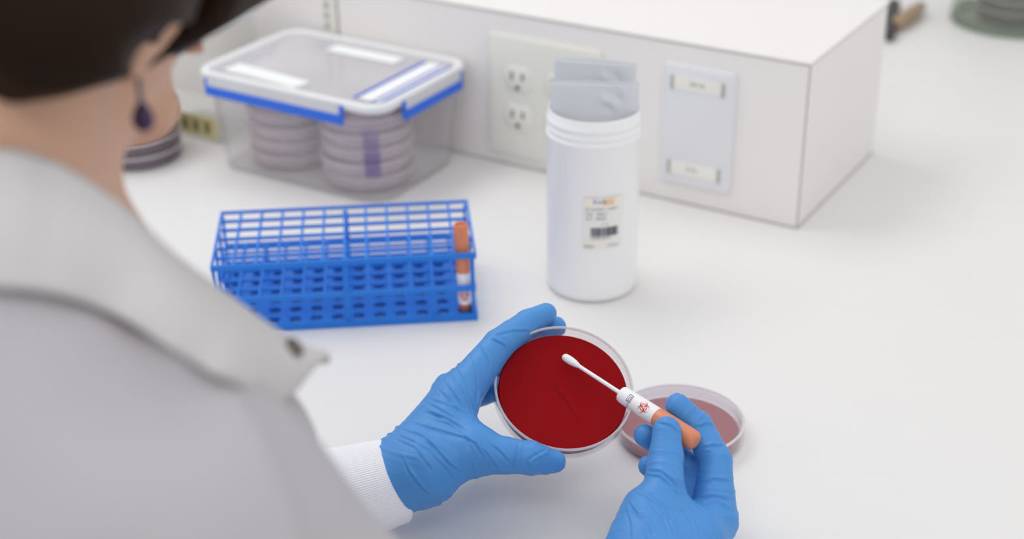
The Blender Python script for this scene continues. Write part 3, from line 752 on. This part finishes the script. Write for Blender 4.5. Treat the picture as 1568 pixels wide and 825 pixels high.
gl = glove('glove', left_hand, lf, lo, hi, [
    (atd(700, 615, .985)-atd(620, 735, .97), atd(640, 700, .97), .036, .0016), (atd(790, 697, .96)-atd(700, 690, .962), atd(760, 697, .96), .030, .0010),
    (atd(764, 527, 1.012)-atd(698, 612, .988), atd(725, 570, 1.0), .026, .0009), (atd(835, 480, 1.034)-atd(764, 527, 1.012), atd(805, 500, 1.03), .028, .0010)], 3, [
    [(650, 607), (700, 625), (728, 640)], [(636, 625), (682, 639), (719, 662)], [1.3, (624, 644), (666, 657), (710, 669), (728, 678), (740, 697), (749, 715)],
    [1.3, (611, 655), (648, 667), (666, 685), (687, 708), (710, 727)], [.8, (609, 664), (622, 670), (638, 677)], [(604, 671), (636, 685), (650, 704), (666, 724)],
    [(613, 692), (627, 722), (648, 747), (664, 761)], [(624, 715), (636, 738), (659, 759)], [(749, 676), (767, 692), (783, 710)], [(737, 683), (751, 701), (765, 720)],
    [1.5, (796, 674), (793, 697), (785, 719)], [1.1, (841, 688), (820, 698), (809, 706), (809, 722)], [(719, 542), (728, 561), (733, 597), (728, 632)], [(733, 526), (751, 556), (749, 572)],
    [1.2, (751, 517), (772, 528), (776, 537)], [(756, 513), (786, 506), (814, 506)], [(687, 567), (710, 600), (726, 634)], [.8, (677, 577), (698, 607), (719, 634)], [(698, 560), (717, 593), (730, 630)],
    [.8, (650, 613), (682, 631), (702, 643)], [.8, (640, 619), (671, 636), (690, 650)], [.7, (660, 640), (690, 650), (716, 670), (728, 700)], [.8, (655, 690), (680, 712), (700, 738)],
    [.7, (668, 590), (695, 620), (715, 640)], [.8, (722, 705), (729, 728)], [.7, (745, 695), (752, 718)], [.6, (819, 690), (830, 705), (835, 718)]])
tag(gl, label='blue nitrile glove holding the open agar dish'); pp(gl)
rf = right_fingers()
P_ = [p for a, _ in rf for p in a]+[atd(975, 1010, .80)]
lo, hi = bounds(P_, .03)
gr = glove('glove', right_hand, rf, lo, hi, [
    (atd(1060, 790, .93)-atd(985, 900, .87), atd(985, 830, .90), .042, .0018), (atd(1020, 660, .94)-atd(1010, 770, .92), atd(1015, 715, .93), .028, .0008),
    (atd(1096, 700, .95)-atd(1095, 800, .94), atd(1097, 750, .945), .026, .0009), (atd(1040, 620, .966)-atd(1090, 670, .96), atd(1070, 645, .965), .022, .0011)], 11, [
    [1.2, (1005, 646), (1027, 650), (1045, 666)], [.8, (1008, 638), (1030, 643), (1044, 655)], [1.3, (988, 719), (1012, 721), (1031, 736), (1043, 750)], [(986, 726), (1010, 729), (1026, 742), (1044, 762)],
    [1.4, (961, 765), (974, 783), (992, 801), (1005, 824)], [1.3, (969, 753), (989, 760), (1012, 778), (1025, 795), (1035, 820)], [(977, 749), (999, 757), (1022, 780), (1036, 805)],
    [1.2, (995, 768), (1016, 790), (1026, 816)], [.8, (1034, 723), (1041, 739), (1051, 762), (1067, 784)], [1.2, (1066, 654), (1081, 648), (1094, 650)], [1.1, (1074, 686), (1090, 681), (1110, 681)],
    [.8, (1076, 692), (1088, 689)], [1.2, (1070, 740), (1092, 733), (1121, 735)], [1.2, (1065, 762), (1092, 758), (1118, 763)], [(1075, 769), (1100, 767), (1122, 783)], [.7, (1064, 788), (1077, 816)],
    [.8, (958, 775), (966, 800), (968, 830)], [.8, (980, 790), (990, 815), (992, 840)], [.7, (1040, 770), (1060, 800), (1070, 830)]])
tag(gr, label='blue nitrile glove pinching the swab cap'); pp(gr)

# knit cuffs
def cuff(pts, rad, squash, name='knit_cuff', ribs=130):
    pts = [np.array(p) for p in pts]; n = ribs*6; m = 26; v = []
    L_ = len(pts)-1
    for j in range(m+1):
        t = j/m*L_; i = min(int(t), L_-1); u = t-i; c = pts[i]*(1-u)+pts[i+1]*u; r = rad[i]*(1-u)+rad[i+1]*u
        d = unit(pts[i+1]-pts[i]); a = unit(np.cross(d, Z)); b_ = np.cross(a, d)
        if j == m: r -= .0012
        for k in range(n):
            q = 2*math.pi*k/n; rr_ = r+.00022*math.cos(k/6*2*math.pi)+.0006*math.sin(q*3+j*.4)*.5
            v.append(c+a*rr_*math.cos(q)*squash[0]+b_*rr_*math.sin(q)*squash[1])
    f = [(j*n+k, j*n+(k+1) % n, (j+1)*n+(k+1) % n, (j+1)*n+k) for j in range(m) for k in range(n)]
    o = G().add(v, f).build(name, M['knit'], None, solid=.0016, angle=180); pp(o); return o
cuff([atd(400, 795, .945), atd(470, 775, .952), atd(540, 756, .962), atd(590, 741, .969), atd(611, 735, .972)], [.036, .0345, .0312, .0282, .0268], (1, 1.0))
cuff([atd(950, 1070, .78), atd(988, 965, .838)], [.040, .0355], (1, 1))

# --- body anchor points
C7 = V(-.215, .525, .335); TILT = math.radians(54)
HF = unit(NF*math.cos(TILT)-Z*math.sin(TILT)-RG*.20); HR = unit(RG-HF*(RG@HF)); HU = np.cross(HR, HF)
HC = V(-.205, .605, .432)+UP*.021+RT*.002
SHR = V(-.139, .452, .272); ELR = V(.004, .468, .085); WRR = atd(960, 990, .82)
SHL = C7-RG*.165+NF*.03-Z*.045; ELL = V(-.310, .700, .055); WRL = atd(560, 752, .966)
PEL = V(-.285, .405, -.13)
def body_prims(s, d=0.0, k=.03):
    s.cone(C7-NF*.012-Z*.01, C7-NF*.05-Z*.16, .060+d, .095+d, k)
    for sg in (-1, 1):
        s.cone(C7+RG*sg*.058-Z*.11-NF*.01, PEL+RG*sg*.06, .074+d, .090+d, .03)
        s.cone(C7+RG*sg*.045-Z*.11+NF*.03, PEL+RG*sg*.05+NF*.03, .072+d, .085+d, .03)
    for sh in (SHR, SHL): s.cone(C7-Z*.035-NF*.012, sh, .050+d, .052+d, .04)
def head_prims(s):
    c = HC; A = np.stack([HR, HF, HU])
    s.cone(c-HU*.055-HF*.030, C7-Z*.03, .052, .058, .02)
    s.cone(c-HU*.07+HF*.012, C7+NF*.05-Z*.04, .036, .046, .02)
    s.ell(c+HU*.02-HF*.01, (.074, .094, .088), A, .01)
    s.ell(c+HF*.035-HU*.035, (.060, .058, .078), A, .02)
    s.ell(c+HF*.055-HU*.095, (.026, .026, .020), A, .02)
    for sg in (-1, 1):
        s.cone(c+HR*sg*.050-HU*.050-HF*.005, c+HF*.055-HU*.098+HR*sg*.010, .017, .014, .022)
        s.ell(c+HR*sg*.034+HF*.080-HU*.022, (.022, .015, .018), A, .012)
        s.ell(c+HR*sg*.032+HF*.094+HU*.006, (.017, .010, .011), A, .006, 's')
        s.cone(c+HR*sg*.014+HF*.094+HU*.020, c+HR*sg*.044+HF*.082+HU*.018, .006, .005, .008)
        # ear
        e0 = c+HR*sg*.074+HF*.004-HU*.012
        s.ell(e0+HU*.004, (.007, .016, .029), A, .006); s.ell(e0+HR*sg*.006+HU*.006, (.005, .010, .018), A, .004, 's'); s.ell(e0-HU*.026+HF*.002, (.005, .007, .008), A, .004)
    s.cone(c+HF*.092+HU*.004, c+HF*.108-HU*.030, .008, .0105, .008)
    s.cone(c+HF*.092-HU*.062-HR*.018, c+HF*.092-HU*.062+HR*.018, .0065, .0065, .005)
    s.cone(c+HF*.089-HU*.071-HR*.014, c+HF*.089-HU*.071+HR*.014, .0070, .0070, .004)
def arms(s, d, k=.02):
    for sh, el, wr, ends in ((SHR, ELR, WRR, (.036, .028)), (SHL, ELL, WRL, (.036, .028))):
        s.cone(sh, el, .044+d, .036+d, k); s.cone(el, wr, .036+d, .026+d, .02)
# continuous body under the clothes
s = SDF((-.52, .28, -.45), (.16, .98, .62), .0042)
body_prims(s, -.018); arms(s, -.002)
left_hand(s, -.0035); right_hand(s, -.0035)
for pts, rad in left_fingers(None, -.0032)+right_fingers(-.0032): s.chain(pts, rad, .004)
head_prims(s)
for sg in (-1, 1): s.cone(PEL+RG*sg*.07, PEL+RG*sg*.09-Z*.30, .085, .075, .03)
v, f = s.mesh(); v = smooth_np(v, f, 2)
pp(np_mesh('body', v, f, M['skin']))
A3 = np.stack([HR, HF, HU])
for sg in (-1, 1):
    p = HC+HR*sg*.032+HF*.072+HU*.004
    o = G(); o.lathe([(.0115*math.sin(a), -.0115*math.cos(a)) for a in np.linspace(0, math.pi, 17)], 24); o.v = [tuple(p+HR*x+HF*(-z if False else z)+HU*y) for x, y, z in o.v]
    e_ = pp(o.build('eye', M['eye'], angle=180))
    o = G(); o.lathe([(0.0001, .0122), (.003, .0120), (.0055, .0106), (.0052, .0100), (0.0001, .0112)], 20); o.v = [tuple(p+HR*x+HF*z+HU*y) for x, y, z in o.v]
    q = o.build('iris', M['iris'], angle=180); q.parent = e_

# hair
s = SDF(HC-.17, HC+.17, .0024)
A = np.stack([HR, HF, HU])
s.ell(HC+HU*.030-HF*.022, (.092, .108, .102), A, .01)
s.ell(HC-HF*.062-HU*.030, (.078, .052, .062), A, .02)
for sg in (-1, 1):
    s.ell(HC+HR*sg*.058+HU*.020+HF*.018, (.030, .075, .062), A, .02)
    s.ell(HC+HR*sg*.066+HU*.030+HF*.060, (.018, .040, .040), A, .015)
s.ell(HC+HU*.085+HF*.055, (.070, .045, .034), A, .02)
s.ell(HC+HF*.092-HU*.040, (.066, .055, .088), A, .01, 's')
for sg in (-1, 1): s.ell(HC+HR*sg*.084+HF*.006-HU*.020, (.020, .015, .030), A, .008, 's')
s.cone(atd(-190, -20, .615), atd(105, 0, .555), .052, .044, .03)
ax_ = [s.lo[i]+s.h*np.arange(s.n[i]) for i in range(3)]; P = np.stack(np.meshgrid(*ax_, indexing='ij'), -1)
s.cone(atd(240, 102, .47), atd(240, 102, .585), .010, .010, .004, 's'); s.cone(atd(272, 78, .47), atd(272, 78, .585), .009, .009, .004, 's')
h0, h1, h2 = atd(0, 166, .55), atd(212, 116, .53), atd(420, -6, .60)
for a, b_, sd in ((h0, h1, HR), (h1, h2, HR)):        # the cut ends of the hair
    nn = unit(np.cross(b_-a, a-CAM)); nn = nn if nn@UP > 0 else -nn
    s.F = np.maximum(s.F, -((P-a)@nn).astype(np.float32))
v, f = s.mesh(); v = smooth_np(v, f, 2)
N_ = normals_np(v, f); q = v-HC
loc = np.stack([q@HR*55+20, q@HF*55+20, q@HU*9+20], 1); v = v+N_*((noise(loc)-.5)*.006)[:, None]
pp(np_mesh('hair', v, f, M['hair'], label='short dark brown hair'))

# earring
e0 = HC+HR*.083+HF*.008-HU*.038-RT*.0050
g = G().tube([e0, e0-Z*.005, e0-Z*.010], .0011, 10); er = pp(g.build('earring', M['earmetal']))
g = G().lathe([(0.0001, -.0125), (.0022, -.0118), (.0042, -.0095), (.0046, -.0070), (.0038, -.0035), (.0015, .000), (.0001, .001)], 24, c=e0-Z*.0105)
q = g.build('drop', M['earm'], angle=180, label='dark violet bead drop'); q.parent = er

# lab coat
s = SDF((-.54, .22, -.62), (.14, .80, .44), .0045)
body_prims(s, 0.004)
for sg in (-1, 1):
    s.cone(PEL+RG*sg*.07, PEL+RG*sg*.09-Z*.42, .115, .125, .06)
for sh, el, wr in ((SHR, ELR, atd(945, 1075, .778)), (SHL, ELL, atd(425, 792, .948))):
    s.cone(sh, el, .060, .054, .03); s.cone(el, wr, .054, .041, .02)
s.cone(C7-Z*.02-NF*.02, C7-Z*.05-NF*.03, .066, .070, .03)
s.cone(HC-HU*.06-HF*.03, C7-Z*.0-NF*.002, .050, .060, .004, 's')
v, f = s.mesh(); v = smooth_np(v, f, 3)
N_ = normals_np(v, f)
d = (noise(v*14+5)-.5)*.012+(noise(np.stack([v[:, 0]*30, v[:, 1]*30, v[:, 2]*9], 1)+9)-.5)*.006
v = v+N_*d[:, None]
CV = v-CAM; CD_ = CV@FW; CXp = 784+F_PX*(CV@RT)/CD_; CYp = 412.5-F_PX*(CV@UP)/CD_
def onc(px, py):
    k = (np.abs(CXp-px) < 9) & (np.abs(CYp-py) < 9) & (CD_ > .2); return atd(px, py, CD_[k].min()) if k.any() else None
SP = [p for p in (onc(215, 480), onc(270, 530), onc(320, 590), onc(365, 650), onc(405, 720), onc(435, 800), onc(455, 880), onc(470, 960)) if p is not None]
dd = np.full(len(v), 1.0)
for a, b_ in zip(SP[:-1], SP[1:]):
    t = np.clip(((v-a)@(b_-a))/((b_-a)@(b_-a)), 0, 1); dd = np.minimum(dd, np.linalg.norm(v-a-t[:, None]*(b_-a), axis=1))
v = v+N_*(.0055*np.exp(-(dd/.008)**2))[:, None]
coat = np_mesh('lab_coat', v, f, M['coat']); pp(coat)
# raised sleeve seam following the coat
sm_pts = [atd(195, 470, .50), atd(300, 560, .50), atd(390, 690, .50), atd(450, 820, .50), atd(480, 960, .50)]
# collar: folded band round the neck, down to the lapel point
top = [atd(-230, 330, .62), atd(-150, 262, .575), atd(-40, 232, .545), atd(70, 250, .545), atd(175, 312, .560), atd(262, 390, .600), atd(350, 455, .625), atd(430, 512, .645), atd(492, 546, .660)]
bot = [atd(-300, 470, .59), atd(-180, 440, .535), atd(-40, 425, .500), atd(80, 440, .500), atd(190, 480, .512), atd(290, 540, .545), atd(370, 590, .590), atd(425, 600, .640), atd(480, 552, .678)]
def cr(P, t):
    n = len(P)-1; i = min(int(t*n), n-1); u = t*n-i; p = [P[max(0, min(n, i+k))] for k in (-1, 0, 1, 2)]
    return .5*((2*p[1])+(-p[0]+p[2])*u+(2*p[0]-5*p[1]+4*p[2]-p[3])*u*u+(-p[0]+3*p[1]-3*p[2]+p[3])*u**3)
CV = v.copy()-CAM; CD_ = CV@FW; CXp = 784+F_PX*(CV@RT)/CD_; CYp = 412.5-F_PX*(CV@UP)/CD_
def rest(px, py, lift=.006, dflt=None):      # the coat surface under a given line of sight
    k = (np.abs(CXp-px) < 9) & (np.abs(CYp-py) < 9) & (CD_ > .2)
    return atd(px, py, CD_[k].min()-lift) if k.any() else atd(px, py, dflt)
top = [rest(-230, 330, dflt=.62), rest(-150, 262, dflt=.575), atd(-40, 232, .545), atd(70, 245, .545), atd(178, 310, .560), atd(262, 388, .590), atd(350, 455, .620), atd(430, 512, .640), atd(492, 546, .655)]
bot = [rest(-300, 470, dflt=.59), rest(-180, 445, dflt=.535), rest(-40, 440), rest(80, 450), rest(180, 485), rest(265, 535, .008), rest(345, 578, .008, .6), atd(424, 617, .60), atd(486, 551, .654)]
v = []; nu, nv = 60, 14
for i in range(nu+1):
    a, b_ = cr(top, i/nu), cr(bot, i/nu); out = unit(np.cross(cr(top, min(1, i/nu+.02))-cr(top, max(0, i/nu-.02)), b_-a))
    if out@(CAM-a) < 0: out = -out
    for j in range(nv+1):
        t = j/nv; v.append(a*(1-t)+b_*t+out*(.007*math.sin(math.pi*t)))
f = [(i*(nv+1)+j, i*(nv+1)+j+1, (i+1)*(nv+1)+j+1, (i+1)*(nv+1)+j) for i in range(nu) for j in range(nv)]
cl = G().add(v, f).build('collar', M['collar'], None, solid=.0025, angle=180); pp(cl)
at_, bt_ = cr(top, .875), cr(bot, .875); on_ = unit(np.cross(cr(top, .895)-cr(top, .855), bt_-at_)); on_ = on_ if on_@(CAM-at_) > 0 else -on_
bp_ = at_*.62+bt_*.38+on_*.0085
q = G().lathe([(0, 0), (.004, 0), (.0048, .001), (.004, .002), (0, .0022)], 24)
nb = on_; R_ = np.array(frame(None, V(1, 0, 0), nb)); q.v = [tuple(bp_+R_@np.array(p)) for p in q.v]
pp(q.build('snap_button', M['button'], label='small dark snap on the collar'))
# trousers and shoes
for sg in (-1, 1):
    hp = PEL+RG*sg*.08-Z*.02; an = V(hp[0], hp[1], -.87)+NF*.02
    s = SDF(np.minimum(hp, an)-.14, np.maximum(hp, an)+.14, .008); s.cone(hp, (hp+an)/2, .085, .062, .01); s.cone((hp+an)/2, an, .062, .05, .01)
    v, f = s.mesh(); pp(np_mesh('trouser_leg', v, f, M['trouser']))
    ft = an+NF*.06; s = SDF(ft-.2, ft+.2, .006); s.cone(an-Z*.045, an+NF*.15-Z*.050, .036, .030, .01)
    ax_ = s.lo[2]+s.h*np.arange(s.n[2]); s.F = np.maximum(s.F, (-.949-ax_)[None, None, :].astype(np.float32)); v, f = s.mesh(); pp(np_mesh('shoe', v, f, M['shoe']))
